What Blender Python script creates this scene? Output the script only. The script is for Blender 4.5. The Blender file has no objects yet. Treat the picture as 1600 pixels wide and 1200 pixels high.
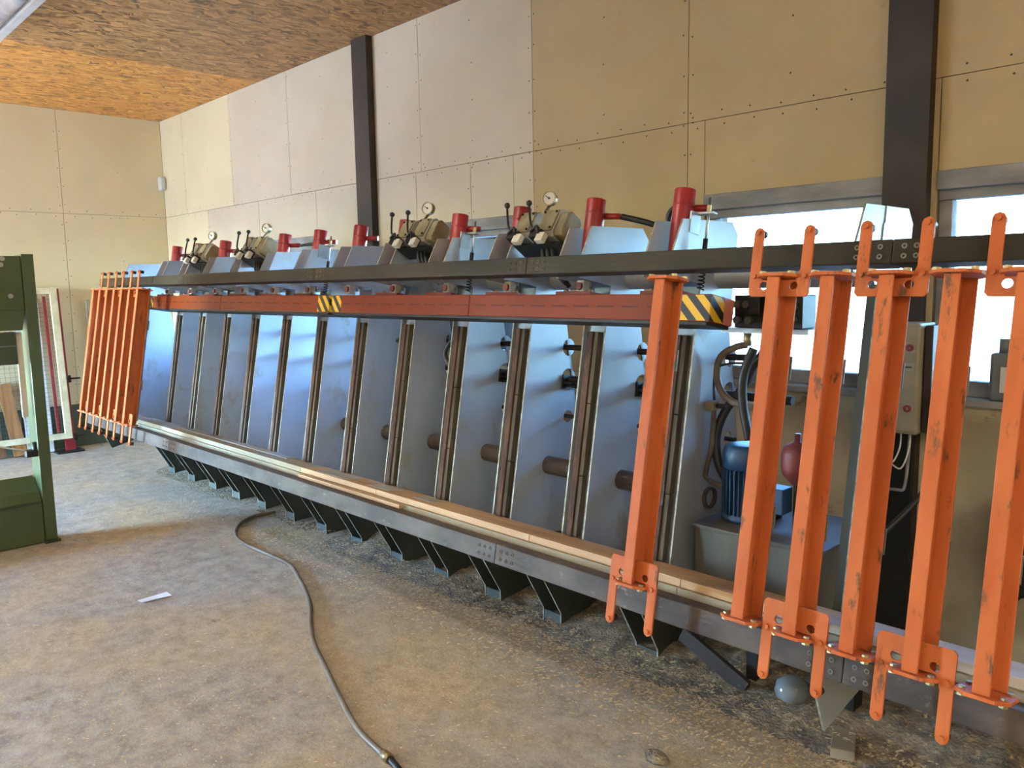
import bpy, bmesh, math, random
from mathutils import Vector, Matrix, geometry, noise
random.seed(7)
C = bpy.context.scene.collection
sc = bpy.context.scene

# ------------------------------------------------------------------ camera, sky, lights, exposure
CAM_H = 1.76
YAW, PITCH, ROLL = math.radians(46.32276797), math.radians(-7.00096888), math.radians(-1.00010863)
fw = Vector((-math.sin(YAW) * math.cos(PITCH), math.cos(YAW) * math.cos(PITCH), math.sin(PITCH)))
rt = Vector((math.cos(YAW), math.sin(YAW), 0)); up = rt.cross(fw)
rt2 = math.cos(ROLL) * rt + math.sin(ROLL) * up
up2 = -math.sin(ROLL) * rt + math.cos(ROLL) * up
cam = bpy.data.cameras.new('camera'); cam.sensor_width = 36; cam.lens = 1276.1 / 1600 * 36
cam.clip_start = 0.05; cam.clip_end = 200
co = bpy.data.objects.new('camera', cam); C.objects.link(co)
M = Matrix((rt2, up2, -fw)).transposed().to_4x4(); M.translation = (0, 0, CAM_H)
co.matrix_world = M
sc.camera = co

world = bpy.data.worlds.new('sky'); sc.world = world; world.use_nodes = True
wn = world.node_tree; wn.nodes.clear()
wo = wn.nodes.new('ShaderNodeOutputWorld'); wb = wn.nodes.new('ShaderNodeBackground')
sky = wn.nodes.new('ShaderNodeTexSky'); sky.sky_type = 'NISHITA'; sky.sun_disc = False
sky.sun_elevation = math.radians(38); sky.sun_rotation = math.radians(200)
sky.air_density = 1.0; sky.dust_density = 0.6; sky.ozone_density = 1.0
wb.inputs['Strength'].default_value = 12.0
tint = wn.nodes.new('ShaderNodeMix'); tint.data_type = 'RGBA'; tint.blend_type = 'MULTIPLY'; tint.inputs[0].default_value = 1.0
tint.inputs[7].default_value = (0.44, 0.75, 1.10, 1)
wn.links.new(sky.outputs[0], tint.inputs[6]); wn.links.new(tint.outputs[2], wb.inputs[0]); wn.links.new(wb.outputs[0], wo.inputs[0])

def area(name, loc, sx, sy, power, color, rot=(0, 0, 0)):
    l = bpy.data.lights.new(name, 'AREA'); l.shape = 'RECTANGLE'; l.size = sx; l.size_y = sy
    l.energy = power; l.color = color
    o = bpy.data.objects.new(name, l); C.objects.link(o); o.location = loc; o.rotation_euler = rot
    return o
sl = bpy.data.lights.new('sun', 'SUN'); sl.energy = 110; sl.angle = math.radians(.5); sl.color = (1.0, .93, .82)
so = bpy.data.objects.new('sun', sl); C.objects.link(so)
so.rotation_euler = Vector((-.16, .77, -.62)).to_track_quat('-Z', 'Y').to_euler()
WARM = (1.0, 0.93, 0.80)
for x, y, w in ((-4.6, -2.4, 24), (-1.2, -2.6, 26), (1.8, -2.2, 56), (2.8, -.6, 56), (2.9, 1.3, 36), (-3.5, .5, 30)):
    area('fill_light', (x, y, 3.58), 1.5, 0.16, w, WARM)  # unseen warm fill lights added under the ceiling, without fixtures

sc.view_settings.view_transform = 'Standard'; sc.view_settings.look = 'None'
sc.view_settings.gamma = 1.0; sc.view_settings.use_curve_mapping = False
sc.view_settings.exposure = 0.75
sc.cycles.use_denoising = True
sc.cycles.max_bounces = 10; sc.cycles.diffuse_bounces = 6; sc.cycles.glossy_bounces = 4
sc.cycles.transparent_max_bounces = 12
sc.cycles.sample_clamp_indirect = 6.0

# ------------------------------------------------------------------ materials
def lin(c):
    c /= 255.0
    return c / 12.92 if c <= 0.04045 else ((c + 0.055) / 1.055) ** 2.4
def rgb(r, g, b): return (lin(r), lin(g), lin(b), 1)

def mat(name, c1, c2=None, rough=0.55, metal=0.0, scale=6.0, stretch=(1, 1, 1), bump=0.0, bscale=None,
        detail=6, lo=0.35, hi=0.65, c3=None, s3=30.0, t3=0.62, rvar=0.0, spec=0.5):
    m = bpy.data.materials.new(name); m.use_nodes = True
    nt = m.node_tree; n = nt.nodes; L = nt.links
    p = n['Principled BSDF']; p.inputs['Roughness'].default_value = rough; p.inputs['Metallic'].default_value = metal
    p.inputs['Specular IOR Level'].default_value = spec
    geo = n.new('ShaderNodeNewGeometry'); mp = n.new('ShaderNodeMapping'); mp.inputs['Scale'].default_value = stretch
    L.new(geo.outputs['Position'], mp.inputs[0])
    nz = n.new('ShaderNodeTexNoise'); nz.inputs['Scale'].default_value = scale; nz.inputs['Detail'].default_value = detail
    L.new(mp.outputs[0], nz.inputs['Vector'])
    if c2 is None: c2 = tuple(x * 0.8 for x in c1[:3]) + (1,)
    r = n.new('ShaderNodeValToRGB'); r.color_ramp.elements[0].position = lo; r.color_ramp.elements[1].position = hi
    r.color_ramp.elements[0].color = c2; r.color_ramp.elements[1].color = c1
    L.new(nz.outputs['Fac'], r.inputs[0]); out = r.outputs[0]
    if c3 is not None:
        n3 = n.new('ShaderNodeTexNoise'); n3.inputs['Scale'].default_value = s3; n3.inputs['Detail'].default_value = 8
        n3.inputs['Roughness'].default_value = 0.7
        L.new(mp.outputs[0], n3.inputs['Vector'])
        r3 = n.new('ShaderNodeValToRGB'); r3.color_ramp.elements[0].position = t3; r3.color_ramp.elements[1].position = t3 + 0.08
        r3.color_ramp.elements[0].color = (0, 0, 0, 1); r3.color_ramp.elements[1].color = (1, 1, 1, 1)
        L.new(n3.outputs['Fac'], r3.inputs[0])
        mx = n.new('ShaderNodeMix'); mx.data_type = 'RGBA'
        L.new(r3.outputs[0], mx.inputs[0]); L.new(out, mx.inputs[6]); mx.inputs[7].default_value = c3
        out = mx.outputs[2]
    L.new(out, p.inputs['Base Color'])
    if rvar:
        ma = n.new('ShaderNodeMapRange'); ma.inputs[3].default_value = max(0.05, rough - rvar); ma.inputs[4].default_value = min(1, rough + rvar)
        L.new(nz.outputs['Fac'], ma.inputs[0]); L.new(ma.outputs[0], p.inputs['Roughness'])
    if bump:
        nb = n.new('ShaderNodeTexNoise'); nb.inputs['Scale'].default_value = bscale or scale * 5; nb.inputs['Detail'].default_value = 5
        L.new(mp.outputs[0], nb.inputs['Vector'])
        bp = n.new('ShaderNodeBump'); bp.inputs['Strength'].default_value = bump; bp.inputs['Distance'].default_value = 0.02
        L.new(nb.outputs['Fac'], bp.inputs['Height']); L.new(bp.outputs[0], p.inputs['Normal'])
    return m

def osb(name, a, b, c):
    m = bpy.data.materials.new(name); m.use_nodes = True
    nt = m.node_tree; n = nt.nodes; L = nt.links
    p = n['Principled BSDF']; p.inputs['Roughness'].default_value = 0.6
    geo = n.new('ShaderNodeNewGeometry')
    def layer(rot, sc_):
        dn = n.new('ShaderNodeTexNoise'); dn.inputs['Scale'].default_value = 7; L.new(geo.outputs['Position'], dn.inputs['Vector'])
        ad = n.new('ShaderNodeMix'); ad.data_type = 'RGBA'; ad.blend_type = 'LINEAR_LIGHT'; ad.inputs[0].default_value = 0.10
        L.new(geo.outputs['Position'], ad.inputs[6]); L.new(dn.outputs['Color'], ad.inputs[7])
        mp = n.new('ShaderNodeMapping'); mp.inputs['Rotation'].default_value = (0, 0, rot); mp.inputs['Scale'].default_value = sc_
        L.new(ad.outputs[2], mp.inputs[0])
        v = n.new('ShaderNodeTexVoronoi'); v.inputs['Scale'].default_value = 1.0; L.new(mp.outputs[0], v.inputs['Vector'])
        s = n.new('ShaderNodeSeparateColor'); L.new(v.outputs['Color'], s.inputs[0])
        return s, v
    s1, v1 = layer(0.25, (48, 14, 1)); s2, v2 = layer(-0.5, (42, 12, 1)); s3, v3 = layer(1.2, (40, 12, 1))
    def ramp(sock):
        r = n.new('ShaderNodeValToRGB'); e = r.color_ramp.elements
        e[0].position = 0.0; e[0].color = c; e[1].position = 1.0; e[1].color = a
        q = e.new(0.28); q.color = b; q = e.new(0.7); q.color = tuple(0.5 * (x + y) for x, y in zip(a, b))
        L.new(sock, r.inputs[0]); return r.outputs[0]
    def mix(x, y, f):
        mx = n.new('ShaderNodeMix'); mx.data_type = 'RGBA'; L.new(x, mx.inputs[6]); L.new(y, mx.inputs[7])
        g = n.new('ShaderNodeMath'); g.operation = 'GREATER_THAN'; g.inputs[1].default_value = 0.55; L.new(f, g.inputs[0])
        L.new(g.outputs[0], mx.inputs[0]); return mx.outputs[2]
    o = mix(mix(ramp(s1.outputs[0]), ramp(s2.outputs[0]), s2.outputs[1]), ramp(s3.outputs[0]), s3.outputs[2])
    L.new(o, p.inputs['Base Color'])
    bp = n.new('ShaderNodeBump'); bp.inputs['Strength'].default_value = 0.25; bp.inputs['Distance'].default_value = 0.004
    L.new(s1.outputs[0], bp.inputs['Height']); L.new(bp.outputs[0], p.inputs['Normal'])
    return m

def stripes(name, ca, cb, dx, dz, period):
    """hazard tape: diagonal bands across X/Y and Z"""
    m = bpy.data.materials.new(name); m.use_nodes = True
    nt = m.node_tree; n = nt.nodes; L = nt.links
    p = n['Principled BSDF']; p.inputs['Roughness'].default_value = 0.45
    geo = n.new('ShaderNodeNewGeometry'); sp = n.new('ShaderNodeSeparateXYZ'); L.new(geo.outputs['Position'], sp.inputs[0])
    def mul(s, k):
        q = n.new('ShaderNodeMath'); q.operation = 'MULTIPLY'; q.inputs[1].default_value = k; L.new(s, q.inputs[0]); return q.outputs[0]
    def add(x, y):
        q = n.new('ShaderNodeMath'); L.new(x, q.inputs[0]); L.new(y, q.inputs[1]); return q.outputs[0]
    t = add(add(mul(sp.outputs[0], dx / period), mul(sp.outputs[1], 0.8 * dx / period)), mul(sp.outputs[2], dz / period))
    fr = n.new('ShaderNodeMath'); fr.operation = 'FRACT'; L.new(t, fr.inputs[0])
    gt = n.new('ShaderNodeMath'); gt.operation = 'GREATER_THAN'; gt.inputs[1].default_value = 0.5; L.new(fr.outputs[0], gt.inputs[0])
    mx = n.new('ShaderNodeMix'); mx.data_type = 'RGBA'; L.new(gt.outputs[0], mx.inputs[0])
    mx.inputs[6].default_value = ca; mx.inputs[7].default_value = cb
    L.new(mx.outputs[2], p.inputs['Base Color'])
    return m

def glass(name, tint=(0.95, 0.97, 1, 1)):
    m = bpy.data.materials.new(name); m.use_nodes = True
    nt = m.node_tree; n = nt.nodes; L = nt.links; n.clear()
    o = n.new('ShaderNodeOutputMaterial'); t = n.new('ShaderNodeBsdfTransparent'); t.inputs[0].default_value = tint
    g = n.new('ShaderNodeBsdfGlossy'); g.inputs['Roughness'].default_value = 0.05
    f = n.new('ShaderNodeFresnel'); f.inputs[0].default_value = 1.45; mx = n.new('ShaderNodeMixShader')
    L.new(f.outputs[0], mx.inputs[0]); L.new(t.outputs[0], mx.inputs[1]); L.new(g.outputs[0], mx.inputs[2]); L.new(mx.outputs[0], o.inputs[0])
    return m

MT = {}
MT['orange'] = mat('orange_paint', rgb(192, 106, 60), rgb(176, 90, 46), 0.5, 0, 9, (1, 1, .3), .08, 90, c3=rgb(104, 74, 54), s3=22, t3=.58, spec=.2)
MT['orange_bar'] = mat('orange_beam_paint', rgb(126, 50, 4), rgb(112, 42, 8), 0.42, 0, 3, (1, 1, .5), .05, 60, c3=rgb(120, 62, 38), s3=18, t3=.72, spec=.2)
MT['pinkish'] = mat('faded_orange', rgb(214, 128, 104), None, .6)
MT['pad'] = mat('grey_nylon', rgb(128, 126, 118), rgb(100, 98, 92), .6, 0, 20)
MT['plate'] = mat('grey_blue_plate', rgb(168, 176, 184), rgb(150, 157, 163), 0.42, 0.15, 2.2, (1, 1, .7), .02, 30, c3=rgb(152, 152, 142), s3=4, t3=.56, rvar=.08)
MT['cut_edge'] = mat('cut_steel_edge', rgb(170, 168, 156), rgb(120, 112, 96), .55, .3, 30)
MT['leg'] = mat('leg_shade_grey', rgb(72, 76, 70), rgb(58, 61, 54), .6, .1, 4, c3=rgb(70, 62, 48), s3=6, t3=.62)  # shade on the legs put into the colour; right end post shares it
MT['web'] = mat('galvanised_web', rgb(165, 168, 170), rgb(130, 132, 132), .45, .6, 7, (1, 1, 1), .03, 60)
MT['plate_edge'] = MT['web']
MT['rust'] = mat('rusty_strip', rgb(92, 66, 52), rgb(60, 44, 36), .8, 0.0, 14, (1, 1, .35), .35, 60, c3=rgb(128, 102, 82), s3=20, t3=.62)
MT['batten'] = mat('grey_wood', rgb(96, 86, 68), rgb(64, 56, 44), .8, 0, 12, (1, 1, .12), .25, 50)
MT['board'] = mat('bed_timber', rgb(206, 172, 132), rgb(160, 126, 92), .7, 0, 6, (.12, 1, 1), .12, 40, c3=rgb(112, 92, 70), s3=5, t3=.6)
MT['board_grey'] = mat('bed_timber_grey', rgb(166, 154, 128), rgb(128, 118, 96), .75, 0, 6, (.12, 1, 1), .12, 40)
MT['board_white'] = mat('bed_board_white', rgb(206, 196, 184), rgb(170, 160, 148), .6, 0, 6, (.2, 1, 1), .05, 40, c3=rgb(112, 100, 90), s3=14, t3=.70)
MT['sheet'] = mat('pale_sheet', rgb(176, 176, 170), rgb(140, 132, 116), .55, 0, 5, (.2, 1, 1))
MT['rail'] = mat('brown_rail_steel', rgb(58, 51, 40), rgb(44, 39, 31), .5, .2, 5, (.3, 1, 1), .08, 60, c3=rgb(68, 56, 40), s3=7, t3=.62, spec=.2)
MT['rail_low'] = mat('dusty_rail_steel', rgb(98, 88, 82), rgb(74, 66, 62), .55, .2, 9, (.5, 1, 1), .12, 60, c3=rgb(134, 118, 100), s3=20, t3=.6, spec=.2)
MT['red'] = mat('red_cylinder_paint', rgb(156, 44, 46), rgb(132, 34, 38), .34, 0, 6, (1, 1, 1), .02, 40, c3=rgb(190, 110, 104), s3=16, t3=.72)
MT['red_brown'] = mat('red_brown_steel', rgb(134, 62, 46), rgb(104, 46, 36), .6)
MT['steel'] = mat('bright_steel', rgb(186, 186, 184), None, .3, .9)
MT['dark_steel'] = mat('dark_steel', rgb(52, 50, 48), rgb(36, 35, 34), .5, .5)
MT['zinc'] = mat('zinc_bolt', rgb(176, 160, 120), rgb(140, 126, 96), .4, .7)
MT['rubber'] = mat('black_rubber', rgb(38, 37, 36), rgb(24, 24, 24), .45, 0, 10)
MT['rubber_brown'] = mat('dusty_rubber', rgb(112, 100, 84), rgb(72, 64, 56), .6, 0, 10)
MT['cast'] = mat('cast_valve', rgb(150, 140, 112), rgb(118, 108, 82), .6, .2, 12, (1, 1, 1), .1, 80)
MT['cast_light'] = mat('cast_valve_side', rgb(176, 172, 160), rgb(146, 142, 130), .55, .25, 12)
MT['white_block'] = mat('white_block', rgb(206, 200, 184), None, .5)
MT['dial'] = mat('gauge_dial', rgb(214, 212, 204), rgb(190, 188, 180), .35)
MT['brass'] = mat('gauge_case', rgb(166, 150, 116), None, .35, .8)
MT['black'] = mat('black_paint', rgb(26, 26, 27), None, .45)
MT['yellow'] = mat('yellow', rgb(226, 176, 30), None, .45)
MT['hazard'] = stripes('hazard_tape', rgb(232, 182, 32), rgb(30, 30, 34), 1.0, 0.85, 0.075)
MT['slot'] = mat('slot_dark', rgb(70, 24, 14), None, .8)
MT['wall_a'] = mat('plasterboard_pale', rgb(205, 192, 170), rgb(192, 178, 154), .85, 0, 1.2, (1, 1, 1), .04, 140, c3=rgb(176, 162, 136), s3=5, t3=.66)
MT['wall_b'] = mat('plasterboard_olive', rgb(184, 163, 124), rgb(170, 150, 112), .85, 0, 1.2, (1, 1, 1), .05, 160, c3=rgb(150, 130, 96), s3=9, t3=.66)
MT['wall_c'] = mat('plasterboard_cream', rgb(220, 206, 170), rgb(210, 196, 160), .85, 0, 1.2, (1, 1, 1), .04, 140)
MT['wall_low'] = mat('dirty_lower_wall', rgb(190, 178, 150), rgb(160, 148, 122), .85, 0, 2.5, (1, 1, 1), .08, 60, c3=rgb(84, 74, 60), s3=3.4, t3=.60)
MT['core'] = mat('wall_core', rgb(110, 98, 76), None, .9)
MT['green_base'] = mat('green_base_paint', rgb(78, 88, 74), rgb(62, 72, 60), .7, 0, 3)
MT['osb_a'] = osb('osb_yellow', rgb(206, 150, 82), rgb(166, 112, 54), rgb(108, 70, 34))
MT['osb_b'] = osb('osb_brown', rgb(172, 130, 84), rgb(128, 92, 56), rgb(84, 58, 36))
MT['column'] = mat('column_steel', rgb(58, 46, 40), rgb(42, 34, 30), .6, .2, 4)
MT['win_frame'] = mat('weathered_window_wood', rgb(152, 150, 150), rgb(116, 114, 116), .8, 0, 9, (.3, 1, 1), .15, 60)
MT['glass'] = glass('window_glass'); MT['glass_dimmed'] = glass('dimmed_window_glass', (.5, .52, .52, 1))  # second glass tinted to halve the daylight through the right windows
MT['green'] = mat('machine_green', rgb(74, 86, 54), rgb(66, 78, 46), .32, 0, 2.5, (1, 1, 1), .02, 60)
MT['green_dark'] = mat('machine_green_dark', rgb(56, 64, 40), rgb(50, 57, 34), .45, 0, 2.5)
MT['blue'] = mat('motor_blue', rgb(38, 72, 108), rgb(30, 58, 90), .45, 0, 8)
MT['tank'] = mat('tank_grey', rgb(98, 94, 82), rgb(70, 66, 57), .6, .1, 5, (1, 1, .3), .1, 40, c3=rgb(150, 146, 128), s3=10, t3=.62)
MT['maroon'] = mat('maroon_paint', rgb(122, 52, 50), rgb(96, 42, 42), .5)
MT['cabinet'] = mat('cabinet_beige', rgb(158, 150, 130), rgb(140, 132, 112), .6)
MT['button'] = mat('red_button', rgb(150, 48, 56), None, .4)
MT['cream'] = mat('cream_frame', rgb(222, 208, 172), rgb(196, 180, 142), .6, 0, 8)
MT['crimson'] = mat('crimson_clamp', rgb(150, 30, 38), rgb(124, 24, 32), .4)
MT['white_sheet'] = mat('white_plastic', rgb(226, 226, 222), rgb(206, 208, 208), .5)
MT['wire'] = mat('mesh_wire', rgb(120, 122, 124), None, .5, .5)
MT['plank'] = mat('leaning_plank', rgb(178, 128, 76), rgb(146, 98, 54), .7, 0, 5, (1, 6, .3), .05)
MT['plank_dark'] = mat('leaning_plank_dark', rgb(140, 92, 66), rgb(110, 70, 50), .7, 0, 5, (1, 6, .3), .05)
MT['lamp_body'] = mat('lamp_housing', rgb(206, 206, 206), None, .5)
MT['lamp_cover'] = mat('lamp_cover', rgb(186, 184, 190), rgb(150, 146, 160), .12)
MT['hose'] = mat('grey_air_hose', rgb(128, 116, 98), rgb(104, 92, 78), .45, 0, 8)
MT['paper'] = mat('paper', rgb(232, 236, 242), None, .7)
MT['chips'] = mat('wood_chips', rgb(220, 198, 158), rgb(176, 148, 106), .8, 0, 40)
MT['dust_grey'] = mat('grey_sawdust', rgb(146, 132, 108), rgb(92, 84, 72), .95, 0, 14, (1, 1, 1), .9, 70, c3=rgb(196, 166, 116), s3=30, t3=.56)
MT['clear_plastic'] = mat('cloudy_plastic', rgb(120, 126, 128), rgb(90, 94, 96), .12)
MT['ground'] = mat('outdoor_ground', rgb(190, 186, 176), rgb(170, 168, 158), .9, 0, .5)
MT['jerry'] = mat('grey_canister', rgb(110, 116, 116), None, .4)

def floor_mat():
    m = bpy.data.materials.new('sawdust_floor'); m.use_nodes = True
    nt = m.node_tree; n = nt.nodes; L = nt.links
    p = n['Principled BSDF']; p.inputs['Roughness'].default_value = 0.75
    geo = n.new('ShaderNodeNewGeometry')
    def nz(s, d=8, r=.6):
        q = n.new('ShaderNodeTexNoise'); q.inputs['Scale'].default_value = s; q.inputs['Detail'].default_value = d
        q.inputs['Roughness'].default_value = r; L.new(geo.outputs['Position'], q.inputs['Vector']); return q.outputs['Fac']
    def ramp(s, a, b, lo, hi):
        r = n.new('ShaderNodeValToRGB'); e = r.color_ramp.elements; e[0].position = lo; e[1].position = hi; e[0].color = a; e[1].color = b
        L.new(s, r.inputs[0]); return r.outputs[0]
    def mix(f, a, b, t='MIX'):
        mx = n.new('ShaderNodeMix'); mx.data_type = 'RGBA'; mx.blend_type = t
        L.new(f, mx.inputs[0]); L.new(a, mx.inputs[6]); L.new(b, mx.inputs[7]); return mx.outputs[2]
    big = ramp(nz(.8, 5), (0, 0, 0, 1), (1, 1, 1, 1), .46, .70)
    grey = ramp(nz(9, 8, .7), rgb(128, 122, 112), rgb(178, 170, 158), .35, .65)
    tan = ramp(nz(13, 8, .75), rgb(152, 130, 94), rgb(210, 184, 138), .35, .65)
    base = mix(big, grey, tan)
    fine = ramp(nz(110, 4, .8), rgb(96, 72, 44), rgb(244, 222, 180), .32, .68)
    fm = ramp(nz(34, 6, .8), (0, 0, 0, 1), (.55, .55, .55, 1), .45, .62)
    base = mix(fm, base, fine)
    spots = ramp(nz(4.2, 8, .7), (0, 0, 0, 1), (.5, .5, .5, 1), .62, .72)
    dk = n.new('ShaderNodeRGB'); dk.outputs[0].default_value = rgb(96, 84, 66)
    base = mix(spots, base, dk.outputs[0])
    L.new(base, p.inputs['Base Color'])
    bp = n.new('ShaderNodeBump'); bp.inputs['Strength'].default_value = .55; bp.inputs['Distance'].default_value = .012
    L.new(nz(60, 8, .75), bp.inputs['Height']); L.new(bp.outputs[0], p.inputs['Normal'])
    return m
MT['floor'] = floor_mat()

# ------------------------------------------------------------------ mesh builder
LEAN = math.radians(10); SI, CO = math.sin(LEAN), math.cos(LEAN)
O0 = Vector((0, 2.58, .62)); NB = Vector((0, CO, -SI)); UB = Vector((0, SI, CO)); EX = Vector((1, 0, 0)); EY = Vector((0, 1, 0)); EZ = Vector((0, 0, 1))
def LP(x, a, b): return O0 + EX * x + NB * a + UB * b       # leaning press coordinates -> world
def AB(y, z):                                                # world y,z -> a,b
    d = Vector((0, y, z)) - O0; return d.dot(NB), d.dot(UB)

class MB:
    def __init__(s): s.v = []; s.f = []; s.m = []; s.k = 0; s.sm = []
    def add(s, vs, fs, smooth=False):
        o = len(s.v); s.v += [Vector(v) for v in vs]
        for f in fs: s.f.append([i + o for i in f]); s.m.append(s.k); s.sm.append(smooth)
        return s
    def slot(s, k): s.k = k; return s
    def hexa(s, c, ax, ay, az, hx, hy, hz):
        c = Vector(c); P = [c + ax * (i * hx) + ay * (j * hy) + az * (k * hz) for k in (-1, 1) for j in (-1, 1) for i in (-1, 1)]
        return s.add(P, [(0, 2, 3, 1), (4, 5, 7, 6), (0, 1, 5, 4), (2, 6, 7, 3), (0, 4, 6, 2), (1, 3, 7, 5)])
    def box(s, x0, x1, y0, y1, z0, z1):
        return s.hexa(((x0 + x1) / 2, (y0 + y1) / 2, (z0 + z1) / 2), EX, EY, EZ, abs(x1 - x0) / 2, abs(y1 - y0) / 2, abs(z1 - z0) / 2)
    def lbox(s, x0, x1, a0, a1, b0, b1):
        return s.hexa(LP((x0 + x1) / 2, (a0 + a1) / 2, (b0 + b1) / 2), EX, NB, UB, (x1 - x0) / 2, (a1 - a0) / 2, (b1 - b0) / 2)
    def prism(s, loops, fn, d, edge=None):
        """loops: outer + holes as 2D lists; fn(u,v)->world point; d: extrusion vector"""
        tri = geometry.tessellate_polygon([[Vector((u, v, 0)) for u, v in l] for l in loops])
        flat = [p for l in loops for p in l]; n = len(flat)
        A = [fn(u, v) for u, v in flat]; d = Vector(d)
        vs = A + [p + d for p in A]; fs = []
        nn = Vector((0, 0, 0))
        for t in tri: nn += (A[t[1]] - A[t[0]]).cross(A[t[2]] - A[t[0]])
        for t in tri:
            q = (A[t[1]] - A[t[0]]).cross(A[t[2]] - A[t[0]])
            t = t if q.dot(d) < 0 else (t[0], t[2], t[1])
            fs.append(t); fs.append(tuple(i + n for i in reversed(t)))
        o = 0; es = []
        for l in loops:
            k = len(l)
            for i in range(k): es.append((o + i, o + (i + 1) % k, o + (i + 1) % k + n, o + i + n))
            o += k
        if edge is None: return s.add(vs, fs + es)
        b = len(s.v); s.add(vs, fs); k0 = s.k; s.k = edge
        for f in es: s.f.append([i + b for i in f]); s.m.append(edge); s.sm.append(False)
        s.k = k0; return s
    def cyl(s, p0, p1, r, n=16, r1=None, caps=True, smooth=True):
        p0, p1 = Vector(p0), Vector(p1); d = (p1 - p0).normalized(); r1 = r if r1 is None else r1
        x = d.orthogonal().normalized(); y = d.cross(x)
        ring = lambda p, rr: [p + (x * math.cos(2 * math.pi * i / n) + y * math.sin(2 * math.pi * i / n)) * rr for i in range(n)]
        s.add(ring(p0, r) + ring(p1, r1), [(i, (i + 1) % n, (i + 1) % n + n, i + n) for i in range(n)], smooth)
        if caps:
            s.add(ring(p0, r), [tuple(reversed(range(n)))]); s.add(ring(p1, r1), [tuple(range(n))])
        return s
    def ring(s, p0, p1, r, ri, n=20):
        p0, p1 = Vector(p0), Vector(p1); d = (p1 - p0).normalized(); x = d.orthogonal().normalized(); y = d.cross(x)
        R = lambda p, rr: [p + (x * math.cos(2 * math.pi * i / n) + y * math.sin(2 * math.pi * i / n)) * rr for i in range(n)]
        vs = R(p0, r) + R(p1, r) + R(p1, ri) + R(p0, ri); fs = []
        for k in range(4):
            for i in range(n): fs.append((k * n + i, k * n + (i + 1) % n, ((k + 1) % 4) * n + (i + 1) % n, ((k + 1) % 4) * n + i))
        return s.add(vs, fs, False)
    def tube(s, pts, r, n=10, sub=6, caps=True):
        pts = [Vector(p) for p in pts]
        if sub > 1 and len(pts) > 2:
            P = [pts[0]] + pts + [pts[-1]]; q = []
            for i in range(1, len(P) - 2):
                for k in range(sub):
                    t = k / sub; a, b, c, d = P[i - 1], P[i], P[i + 1], P[i + 2]
                    q.append(.5 * ((2 * b) + (c - a) * t + (2 * a - 5 * b + 4 * c - d) * t * t + (3 * b - a - 3 * c + d) * t ** 3))
            pts = q + [pts[-1]]
        vs = []; x = None
        for i, p in enumerate(pts):
            d = (pts[min(i + 1, len(pts) - 1)] - pts[max(i - 1, 0)]).normalized()
            if x is None: x = d.orthogonal().normalized()
            x = (x - d * x.dot(d)).normalized(); y = d.cross(x)
            vs += [p + (x * math.cos(2 * math.pi * k / n) + y * math.sin(2 * math.pi * k / n)) * r for k in range(n)]
        fs = [(i * n + k, i * n + (k + 1) % n, (i + 1) * n + (k + 1) % n, (i + 1) * n + k) for i in range(len(pts) - 1) for k in range(n)]
        s.add(vs, fs, True)
        if caps: s.add(vs[:n], [tuple(reversed(range(n)))]); s.add(vs[-n:], [tuple(range(n))])
        return s
    def sphere(s, c, r, n=12, m=8, sz=1.0):
        c = Vector(c); vs = []; fs = []
        for j in range(m + 1):
            t = math.pi * j / m
            vs += [c + Vector((r * math.sin(t) * math.cos(2 * math.pi * i / n), r * math.sin(t) * math.sin(2 * math.pi * i / n), r * sz * math.cos(t))) for i in range(n)]
        for j in range(m):
            for i in range(n): fs.append((j * n + i, (j + 1) * n + i, (j + 1) * n + (i + 1) % n, j * n + (i + 1) % n))
        return s.add(vs, fs, True)
    def lathe(s, c, prof, n=20):
        c = Vector(c); vs = []; k = len(prof)
        for r, z in prof: vs += [c + Vector((r * math.cos(2 * math.pi * i / n), r * math.sin(2 * math.pi * i / n), z)) for i in range(n)]
        fs = [(j * n + i, j * n + (i + 1) % n, (j + 1) * n + (i + 1) % n, (j + 1) * n + i) for j in range(k - 1) for i in range(n)]
        return s.add(vs, fs, True)
    def build(s, name, m, parent=None, bevel=0, org=None, weld=True):
        base = org if org is not None else (world_loc(parent) if parent else Vector((0, 0, 0)))
        base = Vector(base)
        me = bpy.data.meshes.new(name); me.from_pydata([v - base for v in s.v], [], s.f)
        ms = m if isinstance(m, (list, tuple)) else [m]
        for q in ms: me.materials.append(q)
        me.polygons.foreach_set('material_index', s.m); me.polygons.foreach_set('use_smooth', s.sm)
        b = bmesh.new(); b.from_mesh(me)
        if weld and len(s.v) < 60000: bmesh.ops.remove_doubles(b, verts=b.verts, dist=1e-5)
        bmesh.ops.recalc_face_normals(b, faces=b.faces); b.to_mesh(me); b.free()
        o = bpy.data.objects.new(name, me); C.objects.link(o)
        if parent: o.parent = parent; o.location = (0, 0, 0)
        if org is not None: o.location = base - (world_loc(parent) if parent else Vector((0, 0, 0)))
        if bevel:
            md = o.modifiers.new('bevel', 'BEVEL'); md.width = bevel; md.segments = 2; md.limit_method = 'ANGLE'; md.angle_limit = math.radians(50)
        return o

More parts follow.
